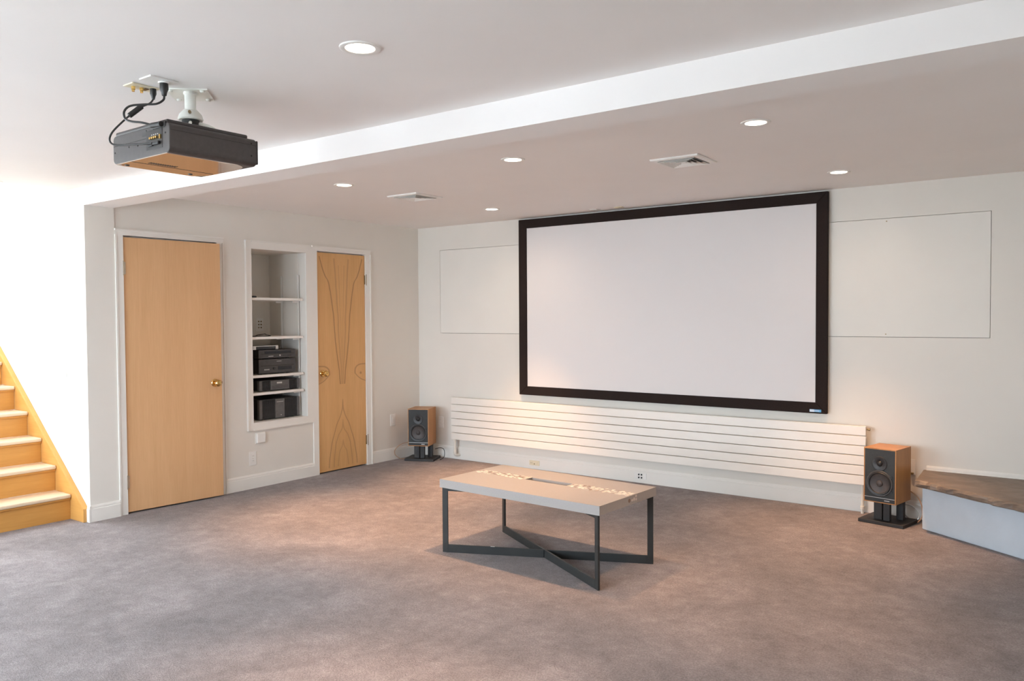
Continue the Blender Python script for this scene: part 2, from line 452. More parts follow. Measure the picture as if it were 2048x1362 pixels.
tag(bx(-16, XH-0.15, YB-0.15, 6, -0.2, -0.08).build('reflector_side', 'bounceground'), 'unseen ground terrace outside the stair hall', 'reflector', kind='structure')  # same added ground, on the stair hall side
# stair hall shell; its unseen upper part is shaped to bring daylight in
tag(bx(XH, -0.1, YS, YS+0.1, 0, 5.0).build('wall_stair', 'wall'), 'bright white wall rising along the stairs', 'wall', kind='structure')
tag(bx(-0.55, -0.45, YB, YS, HC+0.15, 5.0).build('wall_stair_header', 'wall'), 'white wall above the stair opening', 'wall', kind='structure')
tag(holed(XH-0.15, -0.45, YB-0.15, YS+0.1, [SKYL], 5.0, 5.1, onZ).build('ceiling_stair', 'ceil'), 'unseen ceiling over the stair hall with a large skylight', 'ceiling', kind='structure')
tag(bx(XH, -3.06, -4.48, YS, 2.2, 2.385).build('landing', 'oak'), 'wooden landing at the top of the stairs', 'landing', kind='structure')
# beam
tag(MB().prism([(0.0, YS), (XR, YS), (XR, -3.19), (0.0, -3.213)], 2.2336, HC, onZ).build('trim_2', 'ceil'),
    'long white boxed beam crossing the ceiling', 'beam', kind='structure')

# baseboards
def baseboard(name, a0, a1, d0, sgn, fn, label, h=0.118):
    t = sgn*0.014
    prof = [(0, 0), (t, 0), (t, h-0.026), (t*0.75, h-0.024), (t*0.75, h-0.012), (t*0.4, h), (0, h)]
    m = MB()
    n = len(prof)
    vs = [fn(a0, z, d0+p) for p, z in prof] + [fn(a1, z, d0+p) for p, z in prof]
    m.add(vs, [tuple(range(n)), tuple(range(n, 2*n))] + [(i, (i+1) % n, n+(i+1) % n, n+i) for i in range(n)])
    return tag(m.build(name, 'trim'), label, 'baseboard', kind='structure')
baseboard('baseboard_left', -2.318, -1.414, 0.0, 1, onX, 'white baseboard between the two wooden doors')
baseboard('baseboard_corner', -0.69, 0.0, 0.0, 1, onX, 'white baseboard between narrow door and corner')
baseboard('baseboard_pier', YS+0.0005, -3.208, 0.012, 1, onX, 'white baseboard along the pier by the stairs')
baseboard('baseboard_stair', -0.0115, 0.026, YS-0.0005, -1, onY, 'short white baseboard return at the foot of the stairs')
baseboard('baseboard_back', 0.014, 4.79, 0.0, -1, onY, 'white baseboard under the radiator and screen', 0.125)
baseboard('baseboard_hearth', 4.79, XR, 0.0, -1, lambda a, b, d: Vector((a, d, b+0.35)), 'white skirting strip above the stone hearth', 0.03)

# ------------------------------------------------------------------ doors and casings
def casing_board(parent, y0, y1, z0, z1, x0=0.0, band=None, name='casing'):
    bw = 0.012
    m = MB()
    if band == 'l': m.box(x0, x0+0.02, y0, y0+bw, z0, z1); y0 += bw
    if band == 'r': m.box(x0, x0+0.02, y1-bw, y1, z0, z1); y1 -= bw
    if band == 't': m.box(x0, x0+0.02, y0, y1, z1-bw, z1); z1 -= bw
    if band == 'b': m.box(x0, x0+0.02, y0, y1, z0, z0+bw); z0 += bw
    m.box(x0, x0+0.013, y0, y1, z0, z1)
    return m.build(name, 'trim', parent)
def hinge(parent, x, y, z, mat, world=True):
    m = MB()
    m.cyl((x, y, z-0.044), (x, y, z+0.044), 0.0062, 12)
    m.lathe((x, y, z+0.044), (0, 0, 1), [(0.004, 0), (0.0075, 0.003), (0.005, 0.009), (0, 0.011)], 12)
    m.lathe((x, y, z-0.055), (0, 0, 1), [(0, 0), (0.005, 0.002), (0.0075, 0.008), (0.004, 0.011)], 12)
    for k in (-0.027, -0.009, 0.009, 0.027):
        m.lathe((x, y, z+k-0.001), (0, 0, 1), [(0.0068, 0), (0.0068, 0.002)], 12)
    m.box(x-0.006, x-0.002, y-0.018, y+0.018, z-0.044, z+0.044)
    return m.build('hinge', mat, parent, world)
def knob(parent, base, ax, world=True):
    k = MB().lathe(base, ax, [(0.031, 0.0), (0.031, 0.004), (0.027, 0.009), (0.013, 0.012), (0.011, 0.028), (0.014, 0.033), (0.024, 0.038),
                             (0.028, 0.048), (0.026, 0.058), (0.017, 0.066), (0, 0.068)], 28).build('knob', 'brass', parent, world, smooth=True)
    ax = Vector(ax); p = Vector(base) + ax*0.0665
    MB().cyl(p, p+ax*0.004, 0.006, 12).build('lock_button', 'brass', k, world)
    return k

# wide door, standing slightly ajar
d1 = thing('door_1', 'wide plain birch door standing slightly ajar beside the stairs pier', 'door', (0, (D1[0]+D1[1])/2, 0), kind='structure')
casing_board(d1, -3.207, D1[0]+0.003, 0, 2.045, 0, 'l'); casing_board(d1, D1[1], -2.318, 0, 2.045, 0, 'r')
casing_board(d1, -3.207, -2.318, 2.045, 2.09, 0, 't')
m = MB().box(-0.10, 0, D1[0]-0.001, D1[0]+0.003, 0, 2.045).box(-0.10, 0, D1[1], D1[1]+0.001, 0, 2.045)
m.box(-0.055, -0.04, D1[0], D1[0]+0.014, 0, 2.045).box(-0.055, -0.04, D1[1]-0.012, D1[1], 0, 2.045).box(-0.055, -0.04, D1[0], D1[1], 2.033, 2.045)
m.build('jamb', 'trim', d1)
holed(D1[0]-0.2, D1[1]+0.2, 0, 2.2, [], -0.45, -0.43, onX).box(-0.43, -0.1, D1[0]-0.2, D1[0]-0.18, 0, 2.2).box(-0.43, -0.1, D1[1]+0.18, D1[1]+0.2, 0, 2.2).box(-0.43, -0.1, D1[0]-0.2, D1[1]+0.2, 2.18, 2.2).box(-0.45, -0.1, D1[0]-0.2, D1[1]+0.2, -0.02, -0.001).build('light_seal_box', 'wall', d1)  # unseen box added behind the opening to stop outside light leaking in
th = math.radians(4.9)
rot = Matrix.Translation((0.002, -3.142, 0)) @ Matrix.Rotation(-th, 4, 'Z')
leaf = MB().box(-0.036, 0, 0, 0.758, 0.012, 2.032).xf(rot).build('leaf', 'birch', d1, bevel=0.0015)
for hz in (1.807, 0.236):
    hinge(d1, 0.009, -3.145, hz, 'steel')
kb = rot @ Vector((0, 0.698, 0.922)); ka = rot.to_3x3() @ Vector((1, 0, 0))
knob(leaf, kb, ka)
MB().box(-0.03, -0.006, 0.7575, 0.7595, 0.89, 0.95).box(-0.026, -0.010, 0.759, 0.768, 0.912, 0.930).xf(rot).build('latch', 'oldbrass', leaf)

# narrow figured door
d2 = thing('door_2', 'narrow closed door with book matched figured veneer beside the alcove', 'door', (0, (D2[0]+D2[1])/2, 0), kind='structure')
casing_board(d2, -1.414, D2[0]+0.002, 0, 2.045, 0); casing_board(d2, D2[1]-0.002, -0.69, 0, 2.045, 0, 'r')
casing_board(d2, -1.414, -0.69, 2.045, 2.09, 0, 't')
m = MB().box(-0.10, 0, D2[0]-0.001, D2[0]+0.002, 0, 2.045).box(-0.10, 0, D2[1]-0.002, D2[1]+0.001, 0, 2.045)
m.box(-0.055, -0.04, D2[0], D2[0]+0.014, 0, 2.045).box(-0.055, -0.04, D2[1]-0.014, D2[1], 0, 2.045).box(-0.055, -0.04, D2[0], D2[1], 2.033, 2.045)
m.build('jamb', 'trim', d2)
leaf2 = bx(-0.036, 0.0, D2[0]+0.004, D2[1]-0.005, 0.012, 2.034).build('leaf', mat_figured(0.6, 2.03), d2, bevel=0.0015)
for hz in (1.802, 0.247):
    hinge(d2, 0.009, D2[1]+0.006, hz, 'oldbrass')
knob(leaf2, (0.0, D2[0]+0.062, 0.925), (1, 0, 0))
holed(D2[0]-0.05, D2[1]+0.05, 0, 2.2, [], -0.45, -0.43, onX).box(-0.43, -0.1, D2[0]-0.07, D2[0]-0.05, 0, 2.2).box(-0.43, -0.1, D2[1]+0.05, D2[1]+0.07, 0, 2.2).box(-0.43, -0.1, D2[0]-0.07, D2[1]+0.07, 2.18, 2.2).box(-0.45, -0.1, D2[0]-0.07, D2[1]+0.07, -0.02, -0.001).build('light_seal_box', 'wall', d2)  # added box out of view, seals the door gaps against sky light
bx(0.0, 0.003, D2[0]+0.001, D2[0]+0.006, 0.885, 0.965).build('strike_plate', 'brass', d2)

# ------------------------------------------------------------------ alcove, shelves and the equipment on them
alc = thing('alcove', 'white recessed equipment alcove with open shelves between the doors', 'alcove', (0, (N0+N1)/2, NB), kind='structure')
casing_board(alc, -2.111, N0, 0.488, 2.09, 0, 'l'); casing_board(alc, N1, -1.414, 0.488, 2.09, 0)
casing_board(alc, N0, N1, NT, 2.09, 0, 't'); casing_board(alc, N0, N1, 0.488, NB, 0, 'b')
NX = -0.505
bx(NX-0.02, NX, -2.4, -1.47, NB-0.02, NT+0.02).build('back_panel', 'wall', alc)
bx(NX, -0.10, -1.487, -1.467, NB-0.02, NT+0.02).build('side_panel', 'wall', alc)
bx(NX, -0.10, -2.42, -2.40, NB-0.02, NT+0.02).build('side_panel', 'wall', alc)
bx(NX, -0.10, -2.40, -1.487, NT, NT+0.02).build('top_panel', 'wall', alc)
bx(NX, -0.10, -2.40, -1.487, NB-0.02, NB).build('bottom_panel', 'wall', alc)
for x in (-0.320, -0.085):
    m = MB().box(x-0.008, x-0.005, -1.499, -1.487, 0.56, 1.822).box(x+0.005, x+0.008, -1.499, -1.487, 0.56, 1.822).box(x-0.008, x+0.008, -1.490, -1.487, 0.56, 1.822)
    st = m.build('shelf_standard', 'plastic', alc)
    s = MB()
    z = 0.6
    while z < 1.8:
        s.box(x-0.004, x+0.004, -1.4905, -1.4895, z, z+0.010); z += 0.025
    s.build('slot_row', 'shadowgap', st)
SHZ = [1.600, 1.266, 0.938, 0.789]
SHL = ['topmost white shelf board in the alcove, carrying only a remote', 'second white alcove shelf from the top, with a tangled cord on it',
       'third white alcove shelf from the top, under the stacked receivers', 'lowest white alcove shelf, between the two black amplifiers']
for z, l in zip(SHZ, SHL):
    sh = thing('shelf_board', l, 'shelf', (-0.2, -1.9, z-0.011), group='white alcove shelves')
    bx(-0.40, -0.012, -2.38, -1.501, z-0.011, z+0.011).build('board', 'trim', sh, bevel=0.003)
    for x in (-0.320, -0.085):
        bx(x-0.006, x+0.006, -1.56, -1.4995, z-0.026, z-0.0115).build('bracket', 'plastic', sh)

XF = -0.06
def feet(p, y0, y1, x0, x1, z):
    for yy in (y0+0.05, y1-0.05):
        for xx in (x0+0.05, x1-0.05):
            MB().cyl((xx, yy, z), (xx, yy, z+0.008), 0.016, 12).build('foot', 'rubber', p)
# big power amplifier on the alcove floor
def amplifier(label, y0, y1, z0, z1, panel, fins, name='power_amplifier'):
    t = thing(name, label, 'amplifier', (XF-0.17, (y0+y1)/2, z0))
    h0 = z0+0.008
    bx(XF-0.36, XF-0.012, y0+0.012, y1-0.012, h0, z1).build('chassis', 'equip', t, bevel=0.003)
    yc = (y0+y1)/2
    fp = bx(XF-0.012, XF, yc-panel/2, yc+panel/2, h0, z1-0.004).build('front_panel', 'ampgrey', t, bevel=0.002)
    for e0, e1 in ((y0, y0+0.03), (y1-0.03, y1)):
        bx(XF-0.03, XF+0.001, e0, e1, h0, z1-0.002).build('side_rail', 'ampgrey', t, bevel=0.002)
    fin = None
    for a0, a1 in ((y0+0.034, yc-panel/2-0.004), (yc+panel/2+0.004, y1-0.034)):
        n = fins
        for k in range(n):
            yy = a0 + (a1-a0)*(k+0.5)/n
            if fin is None:
                fin = bx(XF-0.012, XF-0.001, yy-0.0022, yy+0.0022, h0+0.003, z1-0.008).build('heat_fin', 'fin', t); fy = yy
            else:
                copy_part(fin, t, (0, yy-fy, 0))
    feet(t, y0, y1, XF-0.36, XF, z0)
    return t, fp, yc, h0
t, fp, yc, h0 = amplifier('large black power amplifier with tall heat fins on the alcove floor', -1.943, -1.512, NB, 0.731, 0.10, 12)
MB().cyl((XF, yc+0.01, 0.585), (XF+0.003, yc+0.01, 0.585), 0.004, 12).build('power_light', 'silver', fp)
bx(XF, XF+0.001, yc-0.035, yc+0.035, 0.70, 0.704).build('name_strip', 'silver', fp)
t, fp, yc, h0 = amplifier('black amplifier with short heat fins between the two lower alcove shelves', -1.940, -1.508, 0.800, 0.896, 0.20, 6, 'stereo_amplifier')
bx(XF, XF+0.002, yc-0.035, yc+0.02, 0.862, 0.876).build('name_plate', 'silver', fp, bevel=0.003)
for k in range(3): bx(XF, XF+0.001, yc-0.085, yc+0.085, 0.822+k*0.010, 0.824+k*0.010).build('groove', 'shadowgap', fp)
# two receivers stacked
def receiver(label, z0, z1, tall):
    y0, y1 = -1.942, -1.552
    t = thing('receiver', label, 'receiver', (XF-0.17, (y0+y1)/2, z0), group='stacked black receivers in the alcove')
    bx(XF-0.34, XF-0.008, y0+0.004, y1-0.004, z0+0.008, z1).build('chassis', 'equip', t, bevel=0.002)
    f = bx(XF-0.008, XF, y0, y1, z0+0.008, z1-0.001).build('front_panel', 'equipgrey', t, bevel=0.002)
    H = z1-z0
    bx(XF, XF+0.001, y0+0.02, y1-0.02, z0+H*0.55, z0+H*0.58).build('groove', 'shadowgap', f)
    if tall:
        bx(XF, XF+0.0015, y0+0.20, y0+0.345, z0+0.035, z0+0.065).build('display', 'display', f, bevel=0.002)
        for k in range(4): bx(XF, XF+0.003, y0+0.055+k*0.014, y0+0.063+k*0.014, z0+0.036, z0+0.046).build('button', 'silver', f)
        MB().cyl((XF, y0+0.155, z0+0.05), (XF+0.012, y0+0.155, z0+0.05), 0.010, 18).build('dial', 'equip', f)
        bx(XF, XF+0.001, y0+0.185, y0+0.235, z0+0.108, z0+0.112).build('name_strip', 'silver', f)
    else:
        bx(XF, XF+0.0015, y0+0.06, y1-0.05, z0+0.048, z0+0.068).build('display', 'display', f)
        bx(XF, XF+0.002, y0+0.10, y0+0.15, z0+0.022, z0+0.027).build('disc_tray_handle', 'silver', f)
        MB().cyl((XF, y0+0.215, z0+0.03), (XF+0.010, y0+0.215, z0+0.03), 0.007, 16).build('dial', 'silver', f)
        for k in range(5): bx(XF, XF+0.003, y0+0.25+k*0.02, y0+0.262+k*0.02, z0+0.024, z0+0.030).build('button', 'equip', f)
    feet(t, y0, y1, XF-0.34, XF, z0)
receiver('tall black receiver with a dark display, lower one of the stack', 0.949, 1.080, True)
receiver('slim black receiver on top of the taller receiver', 1.080, 1.160, False)
t = thing('disc_player', 'small flat player with silver ends on top of the receivers', 'player', (XF-0.12, -1.855, 1.160))
bx(XF-0.22, XF-0.02, -1.985, -1.725, 1.163, 1.198).build('body', 'display', t, bevel=0.003)
for a0, a1 in ((-1.985, -1.955), (-1.752, -1.725)):
    bx(XF-0.021, XF-0.016, a0, a1, 1.164, 1.197).build('end_cap', 'silver', t, bevel=0.002)
bx(XF-0.021, XF-0.017, -1.955, -1.752, 1.191, 1.197).build('top_rail', 'silver', t)
for yy in (-1.96, -1.75):
    bx(XF-0.20, XF-0.03, yy-0.008, yy+0.008, 1.160, 1.163).build('foot', 'rubber', t)
t = thing('remote_control', 'small black remote lying on the topmost alcove shelf', 'remote', (-0.09, -1.99, 1.611))
bx(-0.115, -0.07, -2.045, -1.945, 1.611, 1.626).build('body', 'black', t, bevel=0.004)
b0 = None
for k in range(5):
    for j in range(2):
        y, x = -2.03+k*0.017, -0.103+j*0.02
        if b0 is None: b0 = bx(x, x+0.009, y, y+0.009, 1.626, 1.6275).build('button', 'rubber', t); o0 = (x, y)
        else: copy_part(b0, t, (x-o0[0], y-o0[1], 0))
m = MB().tube([(-0.30, -2.0, 1.290), (-0.16, -2.05, 1.284), (-0.07, -2.02, 1.281), (-0.06, -1.97, 1.284), (-0.10, -1.93, 1.290), (-0.06, -1.90, 1.296), (-0.09, -1.85, 1.300),
               (-0.13, -1.82, 1.293), (-0.08, -1.80, 1.284), (-0.05, -1.85, 1.281), (-0.05, -1.92, 1.282), (-0.11, -1.97, 1.281), (-0.20, -1.92, 1.281)], 0.0035)
tag(m.build('tangled_cord', 'rubber', smooth=True), 'thin black tangled cord on the second alcove shelf', 'cord')
m = MB().tube([(-0.36, -1.95, 1.205), (-0.30, -1.99, 1.235), (-0.24, -1.98, 1.225), (-0.20, -1.95, 1.203), (-0.16, -1.93, 1.2015)], 0.004)
tag(m.build('player_cord', 'rubber', smooth=True), 'black cord running behind the small player', 'cord')

# ------------------------------------------------------------------ wall plates
def plate(name, label, cat, cx, cz, w, h, fn, d0, sgn, mat='plastic', group=None):
    p = thing(name, label, cat, fn(cx, cz-h/2, d0), group=group)
    m = MB().prism([(cx-w/2, cz-h/2), (cx+w/2, cz-h/2), (cx+w/2, cz+h/2), (cx-w/2, cz+h/2)], d0, d0+sgn*0.006, fn)
    m.build('cover_plate', mat, p, bevel=0.0025)
    return p
def pbox(p, name, mat, cx, cz, w, h, fn, d0, d1, bev=0.0):
    return MB().prism([(cx-w/2, cz-h/2), (cx+w/2, cz-h/2), (cx+w/2, cz+h/2), (cx-w/2, cz+h/2)], d0, d1, fn).build(name, mat, p, bevel=bev)
def pcyl(p, name, mat, cx, cz, r, fn, d0, d1, n=14):
    return MB().cyl(fn(cx, cz, d0), fn(cx, cz, d1), r, n).build(name, mat, p)
def duplex(p, cx, cz, fn, d, sgn, horiz=False, mat='plastic'):
    for s in (-0.02, 0.02):
        a, b = (cx+s, cz) if horiz else (cx, cz+s)
        w, h = (0.027, 0.03) if horiz else (0.03, 0.027)
        f = pbox(p, 'socket', mat, a, b, w, h, fn, d+sgn*0.006, d+sgn*0.008, 0.001)
        for k in (-0.006, 0.006):
            if horiz: pbox(f, 'slot', 'shadowgap', a+0.003, b+k, 0.008, 0.002, fn, d+sgn*0.0078, d+sgn*0.0084)
            else: pbox(f, 'slot', 'shadowgap', a+k, b+0.003, 0.002, 0.008, fn, d+sgn*0.0078, d+sgn*0.0084)
    pcyl(p, 'screw', 'steel', cx, cz, 0.003, fn, d+sgn*0.006, d+sgn*0.0075, 10)

p = plate('wall_outlet', 'white wall outlet below the alcove near the floor', 'outlet', -2.0625, 0.252, 0.070, 0.118, onX, 0, 1); duplex(p, -2.0625, 0.252, onX, 0, 1)
p = plate('thermostat_cover', 'blank square white cover directly under the alcove', 'cover plate', -1.985, 0.419, 0.098, 0.092, onX, 0, 1)
pbox(p, 'cover_body', 'plastic', -1.985, 0.419, 0.088, 0.082, onX, 0.006, 0.022, 0.006)
p = plate('dimmer_switch', 'white paddle switch plate near the corner loudspeaker', 'switch', -0.396, 0.400, 0.074, 0.118, onX, 0, 1)
pbox(p, 'paddle', 'plastic', -0.396, 0.400, 0.034, 0.068, onX, 0.006, 0.010, 0.0015)
p = plate('jack_plate', 'white jack plate on the end wall between loudspeaker and radiator', 'wall plate', 0.300, 0.357, 0.070, 0.116, onY, 0, -1)
for k in (-0.012, 0.012):
    for j in (-0.03, 0.0, 0.03): pcyl(p, 'jack', 'trim', 0.300+k, 0.357+j, 0.006, onY, -0.006, -0.009)
p = plate('floor_outlet', 'cream horizontal outlet set in the baseboard behind the table left end', 'outlet', 1.476, 0.058, 0.114, 0.047, onY, -0.014, -1, 'cream')
for k in (-0.03, 0.022): pbox(p, 'socket', 'cream', 1.476+k, 0.058, 0.028, 0.028, onY, -0.020, -0.0225, 0.001)
pcyl(p, 'screw', 'oldbrass', 1.478, 0.050, 0.006, onY, -0.020, -0.0215)
for k in (-0.036, -0.024): pbox(p, 'slot', 'oldbrass', 1.476+k, 0.058, 0.003, 0.010, onY, -0.0224, -0.0230)
p = plate('speaker_jack_plate', 'white plate with four dark round jacks in the baseboard behind the table', 'wall plate', 2.584, 0.060, 0.115, 0.056, onY, -0.014, -1)
for k in (-0.013, 0.013):
    for j in (-0.013, 0.013): pcyl(p, 'jack', 'black', 2.584+k, 0.060+j, 0.0075, onY, -0.020, -0.024)
p = plate('stair_switch', 'white light switch plate on the bright stair wall', 'switch', -0.350, 1.072, 0.115, 0.118, onY, YS, -1)
for k in (-0.023, 0.023): pbox(p, 'paddle', 'plastic', -0.350+k, 1.072, 0.034, 0.068, onY, YS-0.006, YS-0.010, 0.0015)
p = plate('corner_outlet', 'white outlet plate partly hidden behind the hearth side loudspeaker', 'outlet', 4.683, 0.362, 0.075, 0.112, onY, 0, -1)
pcyl(p, 'socket', 'plastic', 4.683, 0.385, 0.014, onY, -0.006, -0.009, 18)
pbox(p, 'plug', 'oldbrass', 4.700, 0.318, 0.022, 0.014, onY, -0.006, -0.03, 0.003)
p = plate('multi_jack_plate', 'white six hole jack plate on the alcove back above the second shelf', 'wall plate', -1.605, 1.375, 0.078, 0.118, onX, NX, 1)
for k in (-0.012, 0.014):
    for j in (-0.028, 0.0, 0.028): pcyl(p, 'jack', 'oldbrass', -1.605+k, 1.378+j, 0.0065, onX, NX+0.006, NX+0.011)
for (x, y, mt, nm, lb) in ((2.217, -0.145, 'plastic', 'ceiling_plate', 'small white plate on the ceiling just above the screen'), (2.456, -0.154, 'cream', 'ceiling_jack_plate', 'small cream plate on the ceiling just above the screen')):
    p = plate(nm, lb, 'ceiling plate', x, y, 0.075, 0.075 if mt == 'plastic' else 0.05, onZ, HC, -1, mt)
    pcyl(p, 'screw', 'steel', x, y, 0.004, onZ, HC-0.006, HC-0.0075)

# ------------------------------------------------------------------ stairs
RUN, RISE, X0, SY = 0.2201, 0.1835, -0.1765, -3.455
NST = 13
stairs = thing('staircase', 'honey coloured wooden stairs climbing beside the bright white wall', 'stairs', (X0-0.2, -3.95, 0))
tr = ri = None
for i in range(NST):
    xn, zt = X0-i*RUN, RISE*(i+1)
    if tr is None:
        tr = bx(xn-RUN-0.03, xn, -4.48, SY-0.002, zt-0.028, zt).build('tread', 'oak', stairs, bevel=0.010, seg=3)
        ri = bx(xn-0.045, xn-0.026, -4.48, SY-0.002, zt-RISE, zt-0.028).build('riser', 'pine', stairs)
        mo = bx(xn-0.026, xn-0.012, -4.48, SY-0.002, zt-0.042, zt-0.028).build('cove_moulding', 'pine', stairs, bevel=0.004)
    else:
        copy_part(tr, stairs, (-i*RUN, 0, i*RISE)); copy_part(ri, stairs, (-i*RUN, 0, i*RISE)); copy_part(mo, stairs, (-i*RUN, 0, i*RISE))
sl = RISE/RUN*1.0
poly = [(-0.012, 0.0), (-0.012, 0.094)]
x1 = -3.4
poly += [(x1, 0.094 + (-0.012-x1)*0.8085), (x1, 0.094 + (-0.012-x1)*0.8085-0.42), (-0.5, 0.0)]
MB().prism(poly, SY, YS-0.001, onY).build('skirt_board', 'pineskirt', stairs, bevel=0.002)

# ------------------------------------------------------------------ recessed lights, vents
LAMPW = 270.0
def downlight(x, y, label, power=LAMPW, on=True):
    t = thing('recessed_light', label, 'ceiling light', (x, y, HC), group='recessed ceiling lights')
    MB().lathe((x, y, HC), (0, 0, -1), [(0.049, 0.001), (0.052, 0.004), (0.066, 0.006), (0.070, 0.004), (0.071, 0.0)], 36, cap=False).build('trim_ring', 'plastic', t, smooth=True)
    MB().lathe((x, y, HC), (0, 0, -1), [(0.0495, 0.0015), (0.0495, 0.003)], 32).build('lens', 'lamp', t)
    if power:
        ld = bpy.data.lights.new('downlight_beam', 'SPOT')
        ld.energy = power; ld.color = (1.0, 0.56, 0.28)
        ld.spot_size = math.radians(62); ld.spot_blend = 1.0; ld.shadow_soft_size = 0.045
        lo = bpy.data.objects.new('downlight_beam', ld); COL.objects.link(lo)
        lo.parent = t; lo.location = (0, 0, -0.012)
        wd = bpy.data.lights.new('downlight_spill', 'SPOT')
        wd.energy = power*0.06; wd.color = (1.0, 0.74, 0.52)
        wd.spot_size = math.radians(165); wd.spot_blend = 1.0; wd.shadow_soft_size = 0.045
        wo = bpy.data.objects.new('downlight_spill', wd); COL.objects.link(wo)
        wo.parent = t; wo.location = (0, 0, -0.012)
downlight(3.682, -4.245, 'round recessed light on the near ceiling in front of the beam', 150.0)
downlight(1.493, -2.352, 'round recessed light over the carpet nearest the wide door')
downlight(2.949, -2.352, 'round recessed light straight above the coffee table', 165.0)
downlight(4.401, -2.362, 'round recessed light behind the beam beside the square vent', 120.0)
downlight(1.537, -0.728, 'round recessed light just left of the screen top')
downlight(4.374, -0.722, 'round recessed light at the right top corner of the screen', 170.0)
downlight(-0.235, -3.905, 'round recessed light at the left picture edge by the stair opening', 12.0)

def vent(x, y, label):
    t = thing('air_vent', label, 'vent', (x, y, HC), group='square ceiling vents')
    s = 0.15
    def ring(r0, z0, r1, z1, th):
        m = MB()
        q = lambda r, z: [(x-r, y-r, z), (x+r, y-r, z), (x+r, y+r, z), (x-r, y+r, z)]
        a, b, c, d = q(r0, z0), q(r1, z1), q(r1, z1+th), q(r0, z0+th)
        vs = a+b+c+d; fs = []
        for g in range(4):
            for k in range(4):
                k2 = (k+1) % 4; g2 = (g+1) % 4
                fs.append((g*4+k, g*4+k2, g2*4+k2, g2*4+k))
        return m.add(vs, fs)
    ring(s-0.003, HC-0.010, s-0.032, HC-0.012, 0.004).build('frame', 'plastic', t)
    ring(s, HC-0.005, s-0.004, HC-0.010, 0.005).build('frame_lip', 'plastic', t)
    bx(x-s+0.03, x+s-0.03, y-s+0.03, y+s-0.03, HC-0.0015, HC-0.0005).build('dark_duct', 'shadowgap', t)
    for k in range(4):
        r = s-0.036-k*0.026
        ring(r, HC-0.0165, r-0.017, HC-0.004, 0.0015).build('louver', 'plastic', t)
    bx(x-0.016, x+0.016, y-0.016, y+0.016, HC-0.013, HC-0.010).build('centre_plate', 'plastic', t)
vent(3.733, -1.697, 'square white air vent above the right half of the screen')
vent(1.513, -1.656, 'square white air vent nearer the alcove side')

# ------------------------------------------------------------------ projection screen
SX0, SX1, SZ0, SZ1 = 1.326, 4.130, 0.700, 2.345
IX0, IX1, IZ0, IZ1 = 1.416, 4.046, 0.782, 2.262
FY = -0.045
scr = thing('projection_screen', 'large white projection screen in a wide black velvet frame', 'screen', ((SX0+SX1)/2, 0, SZ0))
bx(IX0-0.03, IX1+0.03, -0.036, -0.028, IZ0-0.03, IZ1+0.03).build('screen_surface', 'screen', scr)
def mitre(p): return MB().prism(p, FY, -0.012, onY).build('frame_bar', 'blackfelt', scr, bevel=0.004)
mitre([(SX0, SZ1), (IX0, IZ1), (IX1, IZ1), (SX1, SZ1)]); mitre([(SX0, SZ0), (SX1, SZ0), (IX1, IZ0), (IX0, IZ0)])
mitre([(SX0, SZ0), (IX0, IZ0), (IX0, IZ1), (SX0, SZ1)]); mitre([(SX1, SZ0), (SX1, SZ1), (IX1, IZ1), (IX1, IZ0)])
for x in (1.9, 2.75, 3.6):
    for z in (SZ0+0.02, SZ1-0.05): bx(x-0.04, x+0.04, -0.0125, 0, z, z+0.03).build('wall_bracket', 'darkmetal', scr)
bd = bx(4.006, 4.090, FY-0.002, FY, 0.7105, 0.7305).build('badge', 'blue', scr, bevel=0.001)
bx(4.007, 4.040, FY-0.0026, FY-0.0018, 0.7115, 0.7295).build('badge_pale_half', 'paleblue', bd)
for k in range(3): bx(4.012, 4.078, FY-0.003, FY-0.0024, 0.7145+k*0.005, 0.7160+k*0.005).build('badge_lettering', 'plastic' if k != 1 else 'paleblue', bd)

# ------------------------------------------------------------------ radiator
RX0, RX1, RZ0, RZ1 = 0.511, 4.410, 0.208, 0.636
rad = thing('panel_radiator', 'long low white radiator of six flat horizontal slats under the screen', 'radiator', ((RX0+RX1)/2, 0, RZ0))
NSL = 6; ph = (RZ1-RZ0)/NSL; sl0 = None
for k in range(NSL):
    z = RZ0+k*ph
    if sl0 is None: sl0 = bx(RX0, RX1, -0.090, -0.064, z+0.0026, z+ph-0.0026).build('slat', 'radiator', rad, bevel=0.0025)
    else: copy_part(sl0, rad, (0, 0, k*ph))
for x in (RX0+0.03, RX1-0.03):
    bx(x-0.02, x+0.02, -0.064, -0.036, RZ0+0.004, RZ1-0.004).build('header_tube', 'radiator', rad, bevel=0.004)
for x in (RX0+0.5, 1.9, 3.1, RX1-0.5):
    bx(x-0.015, x+0.015, -0.064, -0.001, RZ0+0.03, RZ1-0.05).build('wall_bracket', 'radiator', rad)
m = MB().cyl((0.535, -0.06, 0.215), (0.535, -0.06, 0.075), 0.0125, 16)
m.lathe((0.535, -0.06, 0.19), (0, 0, 1), [(0.0125, 0), (0.018, 0.002), (0.018, 0.022), (0.0125, 0.024)], 16)
m.lathe((0.535, -0.06, 0.072), (0, 0, 1), [(0.0125, 0), (0.0165, 0.002), (0.0165, 0.016), (0.0125, 0.018)], 16)
m.build('feed_pipe', 'pipewhite', rad, smooth=True)
MB().tube([(0.535, -0.06, 0.078), (0.537, -0.058, 0.055), (0.545, -0.045, 0.047), (0.555, -0.022, 0.047), (0.557, -0.012, 0.047)], 0.0145, 12).build('elbow', 'pipewhite', rad, smooth=True)
m = MB().cyl((4.385, -0.06, 0.215), (4.385, -0.06, 0.0), 0.0105, 16)
m.lathe((4.385, -0.06, 0.03), (0, 0, 1), [(0.0105, 0), (0.0155, 0.002), (0.0155, 0.022), (0.0105, 0.024)], 16)
